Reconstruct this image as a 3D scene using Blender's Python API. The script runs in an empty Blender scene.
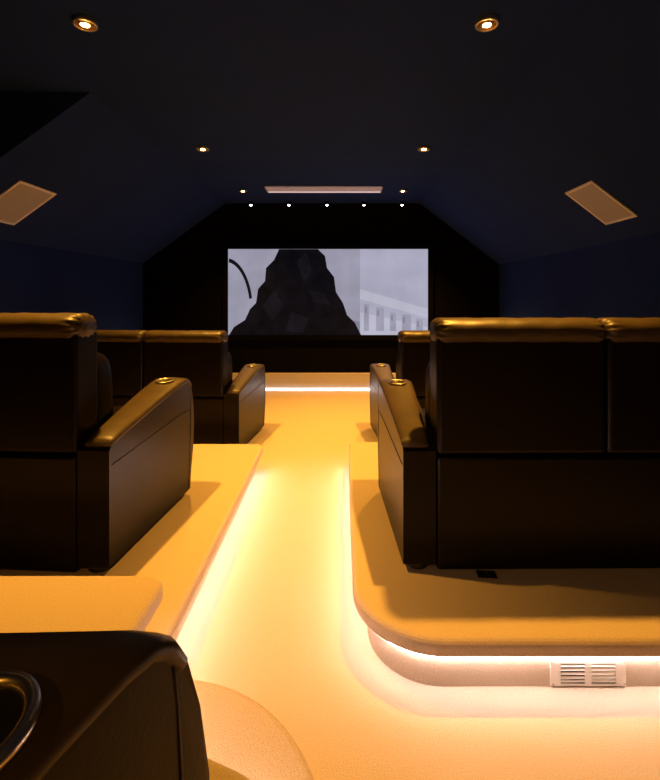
import bpy, bmesh, math, random
from mathutils import Vector, Matrix
random.seed(7)
S = bpy.context.scene
C = S.collection
PI = math.pi

# ------------------------------------------------------------------ materials
def mat(name, col, rough=0.6, spec=0.5, metal=0.0, noise=None, bump=None, emit=None, estr=0.0, sheen=0.0, coat=0.0):
    m = bpy.data.materials.new(name); m.use_nodes = True
    nt = m.node_tree; b = nt.nodes['Principled BSDF']
    b.inputs['Base Color'].default_value = (*col, 1)
    b.inputs['Roughness'].default_value = rough
    b.inputs['Specular IOR Level'].default_value = spec
    b.inputs['Metallic'].default_value = metal
    b.inputs['Sheen Weight'].default_value = sheen
    b.inputs['Coat Weight'].default_value = coat
    tc = nt.nodes.new('ShaderNodeTexCoord')
    if noise:                                  # (scale, colour b, detail)
        n = nt.nodes.new('ShaderNodeTexNoise'); n.inputs['Scale'].default_value = noise[0]
        n.inputs['Detail'].default_value = noise[2]
        r = nt.nodes.new('ShaderNodeValToRGB')
        r.color_ramp.elements[0].position = 0.35; r.color_ramp.elements[1].position = 0.65
        r.color_ramp.elements[0].color = (*noise[1], 1); r.color_ramp.elements[1].color = (*col, 1)
        nt.links.new(tc.outputs['Object'], n.inputs['Vector'])
        nt.links.new(n.outputs['Fac'], r.inputs['Fac'])
        nt.links.new(r.outputs['Color'], b.inputs['Base Color'])
    if bump:                                   # (scale, strength, distance)
        n = nt.nodes.new('ShaderNodeTexNoise'); n.inputs['Scale'].default_value = bump[0]
        n.inputs['Detail'].default_value = 3
        k = nt.nodes.new('ShaderNodeBump'); k.inputs['Strength'].default_value = bump[1]
        k.inputs['Distance'].default_value = bump[2]
        nt.links.new(tc.outputs['Object'], n.inputs['Vector'])
        nt.links.new(n.outputs['Fac'], k.inputs['Height'])
        nt.links.new(k.outputs['Normal'], b.inputs['Normal'])
    if emit:
        b.inputs['Emission Color'].default_value = (*emit, 1)
        b.inputs['Emission Strength'].default_value = estr
    return m

def s2l(r, g, b):
    f = lambda c: (c/255/12.92) if c/255 <= .04045 else ((c/255+.055)/1.055)**2.4
    return (f(r), f(g), f(b))

def screen_mat(name, col, amt=0.12, scale=2.5):
    m = bpy.data.materials.new(name); m.use_nodes = True
    nt = m.node_tree; b = nt.nodes['Principled BSDF']
    b.inputs['Base Color'].default_value = (0.004, 0.004, 0.004, 1)
    b.inputs['Roughness'].default_value = 0.9
    b.inputs['Specular IOR Level'].default_value = 0.0
    tc = nt.nodes.new('ShaderNodeTexCoord'); n = nt.nodes.new('ShaderNodeTexNoise')
    n.inputs['Scale'].default_value = scale; n.inputs['Detail'].default_value = 2
    r = nt.nodes.new('ShaderNodeValToRGB')
    r.color_ramp.elements[0].position = .3; r.color_ramp.elements[1].position = .7
    r.color_ramp.elements[0].color = (*[c*(1-amt) for c in col], 1)
    r.color_ramp.elements[1].color = (*[c*(1+amt) for c in col], 1)
    nt.links.new(tc.outputs['Object'], n.inputs['Vector'])
    nt.links.new(n.outputs['Fac'], r.inputs['Fac'])
    nt.links.new(r.outputs['Color'], b.inputs['Emission Color'])
    b.inputs['Emission Strength'].default_value = 1.0
    return m

CARPET = mat('cream_carpet', (0.60, 0.48, 0.37), 0.95, 0.1, noise=(240, (0.50, 0.395, 0.295), 5), bump=(420, 0.6, 0.004), sheen=0.15)
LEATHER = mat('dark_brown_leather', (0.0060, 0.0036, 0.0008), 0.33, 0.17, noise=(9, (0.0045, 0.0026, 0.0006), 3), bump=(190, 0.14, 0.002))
LEATHER_LIT = mat('brown_leather_lit', (0.055, 0.037, 0.014), 0.44, 0.4, noise=(14, (0.042, 0.028, 0.010), 3), bump=(60, 0.15, 0.002))  # lighter copy of the leather: downlight on pads and headrests painted in
PIPING = mat('black_piping', (0.006, 0.004, 0.003), 0.5, 0.4, bump=(300, .1, .001))
FOOT = mat('black_plastic', (0.008, 0.008, 0.009), 0.25, 0.5, noise=(30, (.006, .006, .007), 2))
NAVY = mat('navy_paint', (0.012, 0.031, 0.165), 0.8, 0.08, noise=(3, (0.011, 0.028, 0.15), 2), bump=(120, .06, .002))
BLACKWALL = mat('black_fabric', (0.0035, 0.003, 0.003), 0.95, 0.05, noise=(40, (.003, .0025, .0025), 4), bump=(300, .2, .002))
VELVET = mat('black_velvet', (0.004, 0.004, 0.005), 1.0, 0.0, bump=(400, .2, .001))
SKIRT = mat('cream_skirting_carpet', (0.58, 0.53, 0.50), 0.95, 0.1, noise=(70, (0.52, 0.47, 0.44), 5), bump=(300, .3, .003))
GRILLE_FRAME = mat('speaker_frame_beige', (0.78, 0.78, 0.84), 0.55, 0.3, noise=(30, (.73, .73, .79), 2))
METAL = mat('brushed_chrome', (0.75, 0.72, 0.66), 0.22, 0.5, 1.0, bump=(80, .05, .001))
BRASS = mat('satin_ring', (0.70, 0.60, 0.45), 0.3, 0.5, 1.0, bump=(80, .05, .001))
GOLD = mat('halo_gold', (0.85, 0.50, 0.13), 0.35, 0.5, 0.6, bump=(90, .1, .001))  # gold dish added to give each bulb an orange halo
CUP = mat('cup_well', (0.012, 0.011, 0.010), 0.3, 0.5, bump=(80, .05, .001))
VENTWHITE = mat('white_vent_paint', (0.80, 0.76, 0.72), 0.4, 0.4, noise=(25, (.76, .72, .68), 2))
VENTDARK = mat('vent_void', (0.01, 0.008, 0.006), 0.9, 0.1, noise=(25, (.008, .006, .005), 2))
DIFFUSER = mat('strip_diffuser_dim', (0.50, 0.44, 0.46), 0.5, 0.4, noise=(25, (.46, .40, .42), 2), emit=(1.0, .80, .86), estr=.10)
STRIPFRAME = mat('strip_frame_pale', (0.42, 0.42, 0.46), 0.4, 0.4, noise=(25, (.38, .38, .42), 2))
STRIPTUBE = mat('strip_tube', (0.9, 0.9, 0.9), 0.4, 0.4, emit=(1.0, .86, .92), estr=.5)
LED = mat('warm_led', (0.9, 0.85, 0.8), 0.5, emit=(1.0, 0.81, 0.78), estr=31.0)
LED_FRONT = mat('cool_led', (0.9, 0.88, 0.9), 0.5, emit=(1.0, 0.95, 1.0), estr=10.0)
BULB = mat('halogen_bulb', (1, .9, .7), 0.5, emit=(1.0, 0.58, 0.18), estr=45.0)
SMALLLED = mat('tiny_white_led', (1, 1, 1), 0.5, emit=(0.95, 0.92, 1.0), estr=6.0)

def grille_mat():
    m = mat('speaker_mesh_beige', (0.42, 0.42, 0.46), 0.6, 0.3)
    nt = m.node_tree; b = nt.nodes['Principled BSDF']
    tc = nt.nodes.new('ShaderNodeTexCoord'); v = nt.nodes.new('ShaderNodeTexVoronoi')
    v.inputs['Scale'].default_value = 220; v.inputs['Randomness'].default_value = 0
    k = nt.nodes.new('ShaderNodeBump'); k.inputs['Strength'].default_value = .3; k.inputs['Distance'].default_value = .002
    nt.links.new(tc.outputs['Object'], v.inputs['Vector']); nt.links.new(v.outputs['Distance'], k.inputs['Height'])
    nt.links.new(k.outputs['Normal'], b.inputs['Normal'])
    return m
GRILLE = grille_mat()

# ------------------------------------------------------------------ helpers
def obj(name, bm, m, parent=None, smooth=False, matrix=None):
    bmesh.ops.recalc_face_normals(bm, faces=bm.faces[:])
    me = bpy.data.meshes.new(name); bm.to_mesh(me); bm.free()
    for mm in (m if isinstance(m, (list, tuple)) else [m]): me.materials.append(mm)
    if smooth:
        for p in me.polygons: p.use_smooth = True
    o = bpy.data.objects.new(name, me); C.objects.link(o)
    if parent: o.parent = parent
    if matrix is not None: o.matrix_basis = matrix
    return o

def thing(name, label, cat, loc=(0, 0, 0), rz=0.0, group=None):
    o = bpy.data.objects.new(name, None); C.objects.link(o)
    o.location = loc; o.rotation_euler = (0, 0, rz); o.empty_display_size = .1
    o['label'] = label; o['category'] = cat
    if group: o['group'] = group
    return o

def struct(name, bm, m, parent=None, smooth=False):
    o = obj(name, bm, m, parent, smooth)
    if not parent: o['kind'] = 'structure'
    return o

def dup(root, label, loc, rz=0.0):
    r = root.copy(); C.objects.link(r); r.location = loc; r.rotation_euler = (0, 0, rz); r['label'] = label
    for ch in list(root.children):
        c = ch.copy(); C.objects.link(c); c.parent = r
        for g in list(ch.children):
            d = g.copy(); C.objects.link(d); d.parent = c
    return r

def add_box(bm, x0, x1, y0, y1, z0, z1, bev=0.0, seg=2):
    v = [bm.verts.new((x, y, z)) for x in (x0, x1) for y in (y0, y1) for z in (z0, z1)]
    fs = [(0, 1, 3, 2), (4, 6, 7, 5), (0, 4, 5, 1), (2, 3, 7, 6), (0, 2, 6, 4), (1, 5, 7, 3)]
    faces = [bm.faces.new([v[i] for i in f]) for f in fs]
    if bev > 0:
        es = list({e for f in faces for e in f.edges})
        bmesh.ops.bevel(bm, geom=es, offset=bev, segments=seg, affect='EDGES', profile=0.5)

def box(*a, **k):
    bm = bmesh.new(); add_box(bm, *a, **k); return bm

def add_quad(bm, pts, mi=0):
    f = bm.faces.new([bm.verts.new(p) for p in pts]); f.material_index = mi; return f

def add_loft(bm, rings, cap=True, closed=True):
    vs = [[bm.verts.new(p) for p in r] for r in rings]
    n = len(rings[0])
    for a, b in zip(vs[:-1], vs[1:]):
        for i in range(n if closed else n-1):
            j = (i+1) % n
            bm.faces.new((a[i], a[j], b[j], b[i]))
    if cap:
        bm.faces.new(vs[0]); bm.faces.new(list(reversed(vs[-1])))
    return vs

def add_tube(bm, pts, r, n=8, closed=False):
    pts = [Vector(p) for p in pts]; rings = []
    for i, p in enumerate(pts):
        if closed: d = pts[(i+1) % len(pts)] - pts[i-1]
        else: d = pts[min(i+1, len(pts)-1)] - pts[max(i-1, 0)]
        d.normalize()
        up = Vector((0, 0, 1)) if abs(d.z) < .9 else Vector((1, 0, 0))
        u = d.cross(up).normalized(); w = u.cross(d).normalized()
        rings.append([p + r*(math.cos(2*PI*k/n)*u + math.sin(2*PI*k/n)*w) for k in range(n)])
    if closed: rings.append(rings[0]); add_loft(bm, rings, cap=False)
    else: add_loft(bm, rings)

def tube(*a, **k):
    bm = bmesh.new(); add_tube(bm, *a, **k); return bm

def offset_poly(pts, d):
    """move a closed CCW polygon inward by d (mitred)"""
    n = len(pts); out = []
    for i in range(n):
        p0, p1, p2 = Vector(pts[i-1]), Vector(pts[i]), Vector(pts[(i+1) % n])
        a = (p1-p0).normalized(); b = (p2-p1).normalized()
        na = Vector((-a.y, a.x)); nb = Vector((-b.y, b.x))
        m = na+nb
        if m.length < 1e-6: m = na
        m.normalize()
        k = max(.35, m.dot(na))
        q = p1 + m*(d/k); out.append((q.x, q.y))
    return out

def arc(cx, cy, r, a0, a1, n=10):
    return [(cx+r*math.cos(math.radians(a0+(a1-a0)*i/n)), cy+r*math.sin(math.radians(a0+(a1-a0)*i/n))) for i in range(n+1)]

def platform(name, label, outline, z0, z1, led_idx=None, lip=.06, inset=.06):
    """carpeted platform with a rounded overhanging lip; led_idx = outline index range lit beneath"""
    root = thing(name, label, 'step' if 'step' in name else 'platform', (0, 0, z0))
    h = z1-z0
    r = .022
    prof = []
    for i in range(5):
        a = PI/2*i/4
        prof.append((r-r*math.sin(a), h-r+r*math.cos(a)))
    prof += [(0, h-lip+.014), (.004, h-lip+.004), (.014, h-lip), (inset+.01, h-lip)]
    bm = bmesh.new()
    rings = [[(x, y, z) for x, y in offset_poly(outline, o)] for o, z in prof]
    vs = add_loft(bm, rings, cap=False)
    bm.faces.new(vs[0]); bm.faces.new(list(reversed(vs[-1])))
    obj('carpet_top', bm, CARPET, root)
    bm = bmesh.new()
    ro = offset_poly(outline, inset)
    vs = add_loft(bm, [[(x, y, 0.0) for x, y in ro], [(x, y, h-lip) for x, y in ro]], cap=True)
    obj('riser', bm, CARPET, root)
    if led_idx:
        a, b = led_idx
        lo = offset_poly(outline, inset-.012); li = offset_poly(outline, inset-.001)
        bm = bmesh.new(); rings = []
        for i in range(a, b+1):
            (x0, y0), (x1, y1) = lo[i], li[i]
            rings.append([(x0, y0, h-lip-.028), (x1, y1, h-lip-.028), (x1, y1, h-lip-.038), (x0, y0, h-lip-.038)])
        add_loft(bm, rings)
        o = obj('led_strip', bm, LED, root); o['label'] = 'glowing warm white light strip'
    return root

# ------------------------------------------------------------------ room
XL, XR, YF, YB = -2.81, 2.27, 6.42, -3.5
ZC = 2.655                         # flat ceiling
CL, CR = -1.633, 1.136             # creases
ZWL, ZWR = 1.80, 1.78              # top of the low side walls
YD = 2.94                          # front cheek of the dormer, left

bm = bmesh.new(); add_quad(bm, [(XL-.1, YB-.1, 0), (XR+.1, YB-.1, 0), (XR+.1, YF+.1, 0), (XL-.1, YF+.1, 0)])
struct('floor', bm, CARPET)
bm = bmesh.new()
add_quad(bm, [(CL, YB, ZC), (CR, YB, ZC), (CR, YF, ZC), (CL, YF, ZC)])
add_quad(bm, [(XL, YB, ZC), (CL, YB, ZC), (CL, YD, ZC), (XL, YD, ZC)])
struct('ceiling', bm, NAVY)
bm = bmesh.new(); add_quad(bm, [(CL, YD, ZC), (CL, YF, ZC), (XL, YF, ZWL), (XL, YD, ZWL)])
struct('ceiling_slope_left', bm, NAVY)
bm = bmesh.new(); add_quad(bm, [(CR, YB, ZC), (CR, YF, ZC), (XR, YF, ZWR), (XR, YB, ZWR)])
struct('ceiling_slope_right', bm, NAVY)
bm = bmesh.new()
add_quad(bm, [(XL, YD, 0), (XL, YF, 0), (XL, YF, ZWL), (XL, YD, ZWL)])
add_quad(bm, [(XL, YB, 0), (XL, YD, 0), (XL, YD, ZC), (XL, YB, ZC)])
add_quad(bm, [(XL, YD, ZWL), (CL, YD, ZC), (XL, YD, ZC)])      # cheek of the dormer
struct('wall_left', bm, NAVY)
bm = bmesh.new(); add_quad(bm, [(XR, YB, 0), (XR, YF, 0), (XR, YF, ZWR), (XR, YB, ZWR)])
struct('wall_right', bm, NAVY)
bm = bmesh.new(); add_quad(bm, [(XL, YF, 0), (XR, YF, 0), (XR, YF, ZWR), (CR, YF, ZC), (CL, YF, ZC), (XL, YF, ZWL)])
struct('wall_front', bm, BLACKWALL)
bm = bmesh.new(); add_quad(bm, [(XL, YB, 0), (XR, YB, 0), (XR, YB, ZWR), (CR, YB, ZC), (XL, YB, ZC)])
struct('wall_back', bm, NAVY)
# carpeted skirting under the screen with its light strip
bm = bmesh.new(); add_box(bm, XL+.003, XR-.003, 6.375, YF-.002, 0.002, .24, bev=.006)
sk = struct('baseboard_front', bm, SKIRT)
bm = bmesh.new(); add_box(bm, XL+.2, XR-.2, 6.364, 6.374, .003, .020)
o = obj('led_strip', bm, LED_FRONT, sk)

# ------------------------------------------------------------------ platforms
# right: island with a big rounded near corner
outl = [(XR-.002, 3.49), (.09, 3.49)] + [(.072, 3.47)] + [(.060, 3.0), (.053, 2.4)] \
     + arc(.350, 1.765, .30, 180, 270, 14) + [(.8, 1.465), (XR-.002, 1.465)]
platform('seating_platform', 'carpeted platform right of the aisle with rounded corner and vent in its riser',
         outl, 0, .20, (1, len(outl)-1))
# left lower tier
outl = [(XL+.002, YB+.002), (-.57, YB+.002), (-.57, 1.30), (-.57, 2.0), (-.573, 2.8), (-.578, 3.38), (-.60, 3.43), (-.66, 3.445), (XL+.002, 3.445)]
platform('seating_platform', 'lower carpeted platform left of the aisle, under the middle left sofa',
         outl, 0, .20, (2, 6))
# curved step bulging into the aisle near the camera
outl = [(-.568, 1.345), (-.568, YB+.002), (.14, YB+.002), (.14, .55)] + [(.08, .75), (.015, .92), (-.025, .985)] \
     + arc(-.475, .88, .452, 20, 80, 10) + [(-.49, 1.345)]
platform('curved_step', 'rounded carpeted step at the bottom of the picture beside the nearest armrest', outl, 0, .199, None)
# left upper tier (nearest)
outl = [(XL+.002, YB+.002), (.0, YB+.002), (.0, .60), (-.03, .72), (-.08, .80), (-.143, .857), (-.20, .885), (-.263, .91), (-.40, .945), (-.50, .985), (-.555, 1.06)] \
     + [(-.57, 1.16), (-.568, 1.38)] + arc(-.638, 1.43, .07, 0, 90, 8) + [(XL+.002, 1.50)]
platform('seating_platform', 'upper carpeted platform at lower left, behind the nearest leather armrest',
         outl, .2, .40, (2, 12))

# vent grille in the riser of the right platform
vy = 1.525-.001
v = thing('vent_grille', 'small white louvred vent in the riser of the right platform', 'vent', (.839, vy, .006))
bm = bmesh.new()
W, H = .255, .088
add_box(bm, -W/2, W/2, -.004, .0005, .0, .007); add_box(bm, -W/2, W/2, -.004, .0005, H-.007-.006, H)
add_box(bm, -W/2, -W/2+.034, -.004, .0005, .007, H-.013); add_box(bm, W/2-.034, W/2, -.004, .0005, .007, H-.013)
add_box(bm, -.011, .011, -.004, .0005, .007, H-.013)
obj('plate', bm, VENTWHITE, v)
bm = bmesh.new(); add_quad(bm, [(-W/2+.03, -.0005, .006), (W/2-.03, -.0005, .006), (W/2-.03, -.0005, H-.012), (-W/2+.03, -.0005, H-.012)])
obj('backing', bm, VENTDARK, v)
for sx in (-1, 1):
    for k in range(5):
        z = .0125 + k*.0128
        xa, xb = sorted((sx*.0115, sx*(W/2-.034)))
        bm = bmesh.new()
        dz = .0065 if sx < 0 else .0090
        add_loft(bm, [[(x, -.0045, z+dz*.15), (x, -.0008, z+dz), (x, -.0002, z+dz), (x, -.0042, z)] for x in (xa, xb)])
        obj('slat', bm, VENTWHITE, v)
for sx in (-1, 1):
    for z in (.006, H-.007):
        bm = bmesh.new()
        bmesh.ops.create_uvsphere(bm, u_segments=8, v_segments=6, radius=.0035)
        obj('screw', bm, METAL, v, matrix=Matrix.Translation((sx*(W/2-.007), -.004, z)))

# ------------------------------------------------------------------ sofas
SW = .70                                # seat width, two seats
ARM_TOP = [(.010, .512), (.05, .521), (.10, .533), (.20, .552), (.32, .575), (.44, .597), (.56, .617), (.66, .631), (.71, .635), (.74, .632), (.758, .620)]
FLARE = .030                            # how much wider the arm gets towards its front, outside
SKEW = 0.0
RING_Y, RING_IN, RING_R = .64, .088, .043

def body_x(side, y):                    # inner and outer x of the arm body at depth y
    t = max(0, min(1, y/.78))
    return side*(SW+.002-.012*t), side*(SW+.135+FLARE*t)

def skewed(side, x, y):                 # swings the inner front corner of a wedge-shaped arm back
    t = max(0, min(1, y/.78))
    return y - SKEW*max(0, (SW+.135+FLARE*t) - abs(x))*t**2

def arm_body(side):
    prof = [(0.004, .03)] + [(0.004, .25), (0.004, .49), (.02, .508), (.055, .518)] + [(y, z) for y, z in ARM_TOP[1:]] \
         + [(.778, .595), (.797, .54), (.813, .46), (.817, .38), (.805, .25), (.775, .12), (.762, .03)]
    bm = bmesh.new()
    ra = [(body_x(side, y)[0], skewed(side, body_x(side, y)[0], y), z) for y, z in prof]; rb = [(body_x(side, y)[1], y, z) for y, z in prof]
    add_loft(bm, [ra, rb])
    es = [e for e in bm.edges if len(e.link_faces) == 2 and e.calc_face_angle(0) > 1.2]
    bmesh.ops.bevel(bm, geom=es, offset=.010, segments=3, affect='EDGES', profile=.5)
    return bm

def pad_center(side, y):
    a, b = body_x(side, y); return (a+b)/2

def arm_pad(side):
    P = ARM_TOP + [(.772, .598)]
    rings = []; n = len(P)
    for i, (y, z) in enumerate(P):
        y0, z0 = P[max(i-1, 0)]; y1, z1 = P[min(i+1, n-1)]
        d = Vector((0, y1-y0, z1-z0)).normalized(); nr = Vector((0, -d.z, d.y))
        t = max(0, min(1, y/.70))
        w = .108 + (.155+FLARE-.108)*t**.9
        if i == n-1: w *= .93
        th = .014 if 0 < i < n-1 else .010
        cx = side*(abs(body_x(side, y)[1]) + .004 - w/2)
        ring = []
        m = 20
        for k in range(m):
            a = 2*PI*k/m; ca, sa = math.cos(a), math.sin(a)
            ex = math.copysign(abs(ca)**.35, ca)*w/2
            ez = math.copysign(abs(sa)**.7, sa)
            ez = ez*th + (.006*(1-(ex/(w/2))**2) if sa > 0 else 0)
            p = Vector((cx+ex, y, z)) + nr*(ez)
            p.y = p.y - y + skewed(side, p.x, y)
            ring.append(p)
        rings.append(ring)
    bm = bmesh.new(); add_loft(bm, rings)
    return bm

def seam_pts(side):
    side_x = lambda y: body_x(side, y)[1] + side*.0003
    return [(side_x(y), y, z) for y, z in ((.02, .43), (.2, .442), (.4, .455), (.60, .468), (.70, .470), (.755, .470))], \
           [(side_x(.757), y, z) for y, z in ((.757, .622), (.766, .57), (.772, .50), (.772, .42), (.764, .28), (.748, .14), (.738, .04))]

def headrest(x0, x1):
    """rolled top: cross-section swept in x, gathered into pleats at both ends"""
    rings = []; m = 72; cy, cz, ry, rz = .072, .976, .094, .056
    L = x1-x0
    N = 40
    for i in range(N+1):
        t = i/N; x = x0 + L*t
        e = min(t, 1-t)*L                      # distance to the end
        k = 1.0
        if e < .03: k = .70 + .30*math.sin(PI/2*e/.03)
        pl = .004*math.exp(-(e/.035)**2)
        ring = []
        for j in range(m):
            a = 2*PI*j/m
            w = math.cos(14*a + 1.3)*pl + .0007*math.sin(x*37+3*a)+.0005*math.sin(x*71-2*a)
            ca, sa = math.cos(a), math.sin(a)
            ey = math.copysign(abs(ca)**.85, ca); ez = math.copysign(abs(sa)**.85, sa)
            ring.append((x, cy+ey*(ry*k+w), cz+ez*(rz*k+w)))
        rings.append(ring)
    bm = bmesh.new(); add_loft(bm, rings); return bm

def cushion(x0, x1, y0, y1, z0, z1, puff=.02, n=10, m=10, lean=0.0):
    """soft block: a gridded superellipsoid"""
    bm = bmesh.new()
    bmesh.ops.create_cube(bm, size=2)
    bmesh.ops.subdivide_edges(bm, edges=bm.edges[:], cuts=9, use_grid_fill=True)
    for v in bm.verts:
        x, y, z = v.co
        p = 6
        r = (abs(x)**p+abs(y)**p+abs(z)**p)**(1/p)
        x, y, z = x/r, y/r, z/r
        b = 1+puff*(1-max(abs(x), abs(z), abs(y))*0)*0
        v.co = ((x0+x1)/2 + x*(x1-x0)/2, (y0+y1)/2 + y*(y1-y0)/2 - lean*(z+1)/2 + 0.015*(1-x*x)*(1-z*z)*y, (z0+z1)/2 + z*(z1-z0)/2 + .018*(1-x*x)*(1-y*y)*max(z, 0))
    return bm

def make_sofa(label, loc, rz):
    t = thing('cinema_sofa', label, 'sofa', loc, rz, 'dark leather cinema sofas in rows')
    obj('base', box(-SW+.004, SW-.004, .004, .72, .003, .465, bev=.012), LEATHER, t)
    obj('seat_front', box(-SW+.01, SW-.01, .72, .765, .07, .40, bev=.015), LEATHER, t)
    for s in (-1, 1):
        x0, x1 = (-SW+.003, -.004) if s < 0 else (.004, SW-.003)
        b = obj('back_panel', box(x0, x1, 0.0, .16, .475, .955, bev=.018, seg=3), LEATHER, t, smooth=False)
        obj('headrest', headrest(x0-.002, x1+.002), LEATHER_LIT, b, smooth=True)
        obj('back_cushion', cushion(x0+.004, x1-.004, .15, .33, .43, .86, lean=.03), LEATHER, t, smooth=True)
        obj('seat_cushion', cushion(x0+.006, x1-.006, .22, .80, .36, .485), LEATHER, t, smooth=True)
    for s in (-1, 1):
        a = obj('armrest', arm_body(s), LEATHER, t)
        obj('arm_pad', arm_pad(s), LEATHER_LIT, a, smooth=True)
        p1, p2 = seam_pts(s)
        bm = bmesh.new(); add_tube(bm, p1, .0022, 6); add_tube(bm, p2, .0013, 6)
        obj('piping', bm, PIPING, a, smooth=True)
        # cup holder let into the front of the pad
        cx, cyy = s*(abs(body_x(s, RING_Y)[1])-RING_IN), RING_Y
        cyy = skewed(s, cx, cyy); cz = .6505 - (.64-RING_Y)*.16
        tilt = Matrix.Translation((cx, cyy, cz)) @ Matrix.Rotation(math.radians(4.5), 4, 'X')
        bm = bmesh.new(); R = RING_R
        add_tube(bm, [(R*math.cos(2*PI*k/32), R*math.sin(2*PI*k/32), .0) for k in range(32)], .0055, 8, closed=True)
        o = obj('cup_holder_rim', bm, BRASS, a, smooth=True, matrix=tilt); o['label'] = 'metal cup holder rim'
        bm = bmesh.new()
        rings = [[(r*math.cos(2*PI*k/32), r*math.sin(2*PI*k/32), z) for k in range(32)] for r, z in ((R, -.004), (R-.002, .0015), (R-.006, -.001), (.02, -.0018), (.004, -.002))]
        add_loft(bm, rings)
        o = obj('cup_well', bm, CUP, a, smooth=True, matrix=tilt)
    for x in (-SW-.068, -.012, SW+.068):
        for y in (.055, .66):
            bm = bmesh.new()
            n = 14
            rings = [[(x+r*math.cos(2*PI*k/n), y+r*math.sin(2*PI*k/n), z) for k in range(n)] for r, z in ((.040, 0.0), (.046, .006), (.046, .028), (.038, .036))]
            add_loft(bm, rings)
            obj('foot', bm, FOOT, t, smooth=False)
    return t

def place(corner_x, corner_y, psi, side):
    """sofa origin from the world position of the back outer corner of the aisle-side arm"""
    r = -math.radians(psi); lx = side*(SW+.135)
    return (corner_x - lx*math.cos(r), corner_y - lx*math.sin(r)), r

(px, py), r = place(.258, 1.832, -0.5, -1)
sofa0 = make_sofa('dark leather cinema sofa standing on the platform right of the aisle', (px, py, .20), r)
(px, py), r = place(-.928, 1.805, 3.4, 1)
dup(sofa0, 'dark leather cinema sofa on the lower left platform, middle of the three left rows', (px, py, .20), r).scale = (1, 1, 1.02)
(px, py), r = place(-.845, 3.76, 4.2, 1)
dup(sofa0, 'dark leather cinema sofa in the front row left of the aisle, on the floor', (px, py, 0.0), r)
(px, py), r = place(.375, 3.78, -3.0, -1)
dup(sofa0, 'dark leather cinema sofa in the front right row, mostly hidden behind the nearer right sofa', (px, py, 0.0), r)
FLARE, SKEW, RING_Y, RING_IN, RING_R = .10, .40, .645, .044, .036
(px, py), r = place(-.433, -.325, 15.0, 1)
make_sofa('nearest dark leather sofa, only its big armrest showing at the bottom left', (px, py, .40), r)

# small floor socket behind the right sofa
t = thing('floor_socket', 'small black socket plate on the carpet behind the right sofa', 'socket', (.59, 1.812, .2005), math.radians(-4))
obj('plate', box(-.038, .038, -.022, .022, 0, .006, bev=.002), FOOT, t)
obj('cover', box(-.022, .022, -.014, .014, .006, .009, bev=.001), FOOT, t)
bm = bmesh.new(); add_box(bm, -.008, .008, -.0025, .0025, .009, .0102); add_box(bm, -.0025, .0025, -.007, .007, .009, .0102)
obj('slot', bm, METAL, t)

# ------------------------------------------------------------------ screen
K = 6.39/450
def SXZ(px, pyy): return ((px-340)*K, 1.32-(pyy-297)*K)
scr = thing('projector_screen', 'wide cinema screen showing a grey picture on the black front wall', 'screen', (SXZ(328, 335)[0], 6.40, SXZ(328, 335)[1]))
ox, oz = scr.location.x, scr.location.z
x0, z0 = SXZ(228, 335); x1, z1 = SXZ(428, 249)
x0 -= ox; x1 -= ox; z0 -= oz; z1 -= oz
bm = bmesh.new(); b = .075
add_box(bm, x0-b, x0, -.03, .018, z0-b, z1+b, bev=.004); add_box(bm, x1, x1+b, -.03, .018, z0-b, z1+b, bev=.004)
add_box(bm, x0, x1, -.03, .018, z1, z1+b, bev=.004); add_box(bm, x0, x1, -.03, .018, z0-b, z0, bev=.004)
obj('frame', bm, VELVET, scr)
PM = [screen_mat('screen_grey', s2l(152, 150, 168)), screen_mat('screen_pale', s2l(168, 167, 188), .08),
      screen_mat('screen_panel', s2l(182, 182, 200), .06), screen_mat('screen_mid', s2l(128, 127, 146)),
      screen_mat('screen_dark', s2l(12, 11, 16), .4, 5), screen_mat('screen_charcoal', s2l(20, 19, 25), .3, 5), screen_mat('screen_light', s2l(205, 203, 215), .1)]
bm = bmesh.new()
def poly(pts, mi, lay):
    vs = []
    for px, pyy in pts:
        x, z = SXZ(px, pyy); vs.append((x-ox, -.004-.0008*lay, z-oz))
    add_quad(bm, vs, mi)
poly([(228, 335), (428, 335), (428, 249), (228, 249)], 0, 0)
poly([(360, 335), (428, 335), (428, 249), (360, 249)], 1, 1)
poly([(360, 289), (428, 309), (428, 318), (360, 299)], 2, 2)
poly([(360, 312), (428, 327), (428, 335), (360, 335)], 2, 2)
for a, c, top in ((364, 369, 304), (376, 384, 307), (390, 396, 312), (402, 411, 314), (416, 423, 318)):
    poly([(a, 331), (c, 331), (c, top+1), (a, top)], 0, 3)
    poly([(a+1, top+9), (a+3, top+9), (a+3, top+3), (a+1, top+3)], 3, 4)
poly([(343, 317), (360, 322), (360, 335), (343, 335)], 3, 1)
# thin dark bow at the left edge
o_, i_ = [], []
for k in range(13):
    a = math.radians(90-75*k/12)
    o_.append((226+27*math.cos(a), 312-54*math.sin(a))); i_.append((226+24*math.cos(a), 312-50*math.sin(a)))
for k in range(12):
    q = [o_[k], o_[k+1], i_[k+1], i_[k]]
    if min(p[0] for p in q) >= 228: poly(q, 5, 2)
# plain dark crag filling the left half of the picture
crag = [(229, 335), (234, 327), (245, 320), (250, 309), (256, 303), (258, 289), (265, 281), (266, 268), (274, 260), (279, 249.2),
        (318, 249.2), (325, 256), (327, 268), (334, 277), (336, 292), (343, 303), (347, 315), (355, 323), (361, 335)]
poly(crag, 4, 5)
poly([(297, 262), (306, 252), (312, 270), (304, 283)], 5, 6)
poly([(262, 306), (275, 290), (283, 306), (272, 321)], 5, 6)
poly([(308, 290), (324, 293), (330, 305), (314, 302)], 5, 6)
poly([(291, 311), (309, 319), (303, 333), (286, 331)], 5, 6)
obj('picture', bm, PM, scr)

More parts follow.
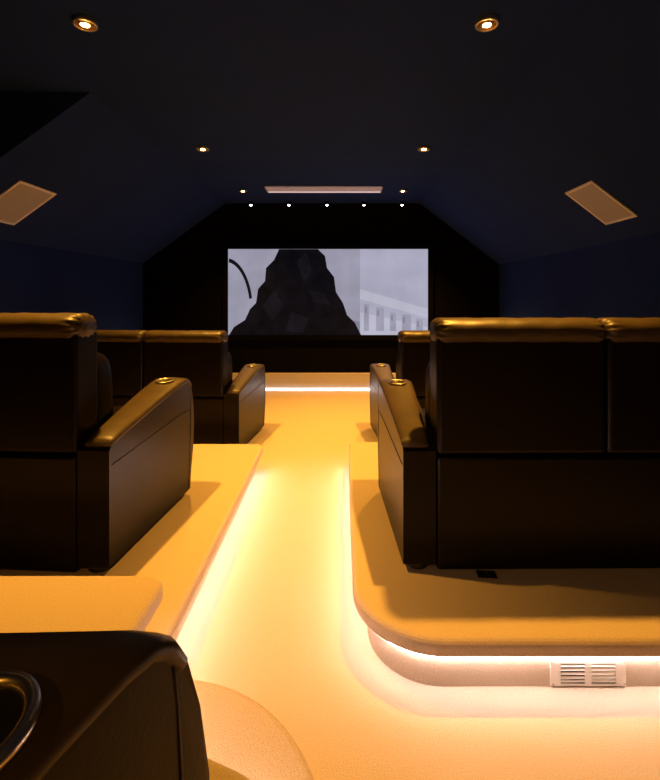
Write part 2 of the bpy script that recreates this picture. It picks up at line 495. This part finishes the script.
# ------------------------------------------------------------------ ceiling slot and tiny lights over the screen
t = thing('linear_ceiling_strip', 'long dim pale glowing strip on the ceiling in front of the screen', 'ceiling light', (-.195, 5.53, ZC))  # pale strip fitting, its brightness set by emissive materials
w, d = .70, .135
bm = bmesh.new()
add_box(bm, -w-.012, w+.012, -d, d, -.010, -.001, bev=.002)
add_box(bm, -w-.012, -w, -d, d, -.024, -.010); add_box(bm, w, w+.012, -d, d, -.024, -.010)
obj('frame', bm, STRIPFRAME, t)
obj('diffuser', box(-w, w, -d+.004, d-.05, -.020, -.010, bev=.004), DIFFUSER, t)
obj('tube', tube([(-w, d-.03, -.020), (0, d-.03, -.020), (w, d-.03, -.020)], .009, 10), STRIPTUBE, t)

NM = ['leftmost', 'second from left', 'middle', 'fourth from left', 'rightmost']
for i, px in enumerate((251, 289, 327, 364, 402)):
    x = (px-340)*6.30/450
    t = thing('tiny_spotlight', NM[i]+' of the five tiny white lights in a line above the screen', 'light', (x, 6.30, ZC), 0, 'tiny white lights above the screen')
    bm = bmesh.new()
    rings = [[(r*math.cos(2*PI*k/12), r*math.sin(2*PI*k/12), z) for k in range(12)] for r, z in ((.030, -.001), (.030, -.040), (.024, -.044))]
    add_loft(bm, rings); obj('housing', bm, VELVET, t)
    bm = bmesh.new(); bmesh.ops.create_uvsphere(bm, u_segments=10, v_segments=8, radius=.018)
    obj('lens', bm, SMALLLED, t, smooth=True, matrix=Matrix.Translation((0, -.004, -.046)))

# ------------------------------------------------------------------ recessed spotlights
LB = {(0, 0): 'glowing ceiling spotlight near the screen, left of the pale slot', (1, 0): 'glowing ceiling spotlight near the screen, right of the pale slot',
      (0, 1): 'glowing ceiling spotlight second from the screen in the left line', (1, 1): 'glowing ceiling spotlight second from the screen in the right line',
      (0, 2): 'large glowing ceiling spotlight at the upper left, nearest on that side', (1, 2): 'large glowing ceiling spotlight at the upper right, nearest on that side',
      (0, 3): 'added fill spotlight on the left behind the photographer, outside the photo', (1, 3): 'added fill spotlight on the right behind the photographer, outside the photo'}
first = None
for iy, y in enumerate((5.61, 4.02, 2.18, -1.35)):  # rear pair is added, unseen, to brighten the carpet behind the right sofa
    for ix, x in enumerate(((-1.21, .785), (-1.225, .75), (-1.235, .712), (-1.23, .74))[iy]):
        if first is None:
            first = t = thing('recessed_spotlight', LB[(ix, iy)], 'ceiling light', (x, y, ZC), 0, 'recessed ceiling spotlights')
            bm = bmesh.new(); n = 24
            def lathe(prof): return [[(r*math.cos(2*PI*k/n), r*math.sin(2*PI*k/n), z) for k in range(n)] for r, z in prof]
            add_loft(bm, lathe([(.056, -.001), (.056, -.018), (.052, -.021), (.047, -.020), (.047, -.016)]), cap=False)
            obj('trim_ring', bm, BRASS, t, smooth=True)
            bm = bmesh.new(); add_loft(bm, lathe([(.048, -.018), (.038, -.009), (.026, -.004), (.016, -.002)]), cap=True)
            obj('halo_reflector', bm, GOLD, t, smooth=True)
            bm = bmesh.new(); add_loft(bm, lathe([(.022, -.0035), (.024, -.010), (.022, -.017), (.014, -.022), (.004, -.024)]))
            obj('bulb', bm, BULB, t, smooth=True)
        else:
            t = dup(first, LB[(ix, iy)], (x, y, ZC))
        l = bpy.data.lights.new('spot_beam', 'SPOT')
        l.energy = 190 if iy < 3 else 60; l.color = (1.0, .455, .055); l.spot_size = math.radians(100 if iy < 3 else 150); l.spot_blend = 1.0; l.shadow_soft_size = .032
        lo = bpy.data.objects.new('spot_beam', l); C.objects.link(lo); lo.parent = t; lo.location = (0, 0, -.05)

# ------------------------------------------------------------------ square in-ceiling speakers on the slopes
def speaker(label, corners, n_in):
    """corners: four points on the slope; n_in: unit vector into the room"""
    c = sum((Vector(p) for p in corners), Vector())/4
    e1 = (Vector(corners[1])-Vector(corners[0])); e2 = (Vector(corners[3])-Vector(corners[0]))
    u = e1.normalized(); v = n_in.cross(u).normalized()
    hw, hh = e1.length/2, e2.length/2
    t = thing('wall_speaker', label, 'speaker', c)
    M = Matrix((u, v, n_in)).transposed().to_4x4()
    bm = bmesh.new(); f = .022
    add_box(bm, -hw, hw, -hh, -hh+f, .001, .012, bev=.002); add_box(bm, -hw, hw, hh-f, hh, .001, .012, bev=.002)
    add_box(bm, -hw, -hw+f, -hh+f, hh-f, .001, .012, bev=.002); add_box(bm, hw-f, hw, -hh+f, hh-f, .001, .012, bev=.002)
    obj('frame', bm, GRILLE_FRAME, t, matrix=M)
    obj('grille', box(-hw+f, hw-f, -hh+f, hh-f, .001, .008), GRILLE, t, matrix=M)
def zl(x): return 1.32 + 2.5213-.7264*abs(x)
def zr(x): return 1.32 + 2.2116-.7716*x
def nrm(sl, side): return Vector((side*-sl, 0, -1)).normalized()
a, b_ = -2.307, -2.657
speaker('square beige speaker grille on the left sloping ceiling', [(a, 3.24, zl(a)), (a, 3.66, zl(a)), (b_, 3.66, zl(b_)), (b_, 3.24, zl(b_))], Vector((.7264, 0, -1)).normalized())
a, b_ = 1.788, 2.116
speaker('square beige speaker grille on the right sloping ceiling', [(a, 3.19, zr(a)), (a, 3.57, zr(a)), (b_, 3.57, zr(b_)), (b_, 3.19, zr(b_))], Vector((-.7716, 0, -1)).normalized())

# ------------------------------------------------------------------ world, camera, view
w = bpy.data.worlds.new('dark'); S.world = w; w.use_nodes = True
w.node_tree.nodes['Background'].inputs['Color'].default_value = (0, 0, 0, 1)
w.node_tree.nodes['Background'].inputs['Strength'].default_value = 0
cam = bpy.data.cameras.new('camera'); co = bpy.data.objects.new('camera', cam); C.objects.link(co)
co.location = (0, 0, 1.32); co.rotation_euler = (PI/2, 0, 0)
cam.sensor_width = 36; cam.lens = 450/780*36
cam.shift_x = -10/780; cam.shift_y = -93/780
cam.clip_start = .02
S.camera = co
S.view_settings.view_transform = 'Standard'; S.view_settings.look = 'None'
S.view_settings.exposure = 0; S.view_settings.gamma = 1; S.view_settings.use_curve_mapping = False
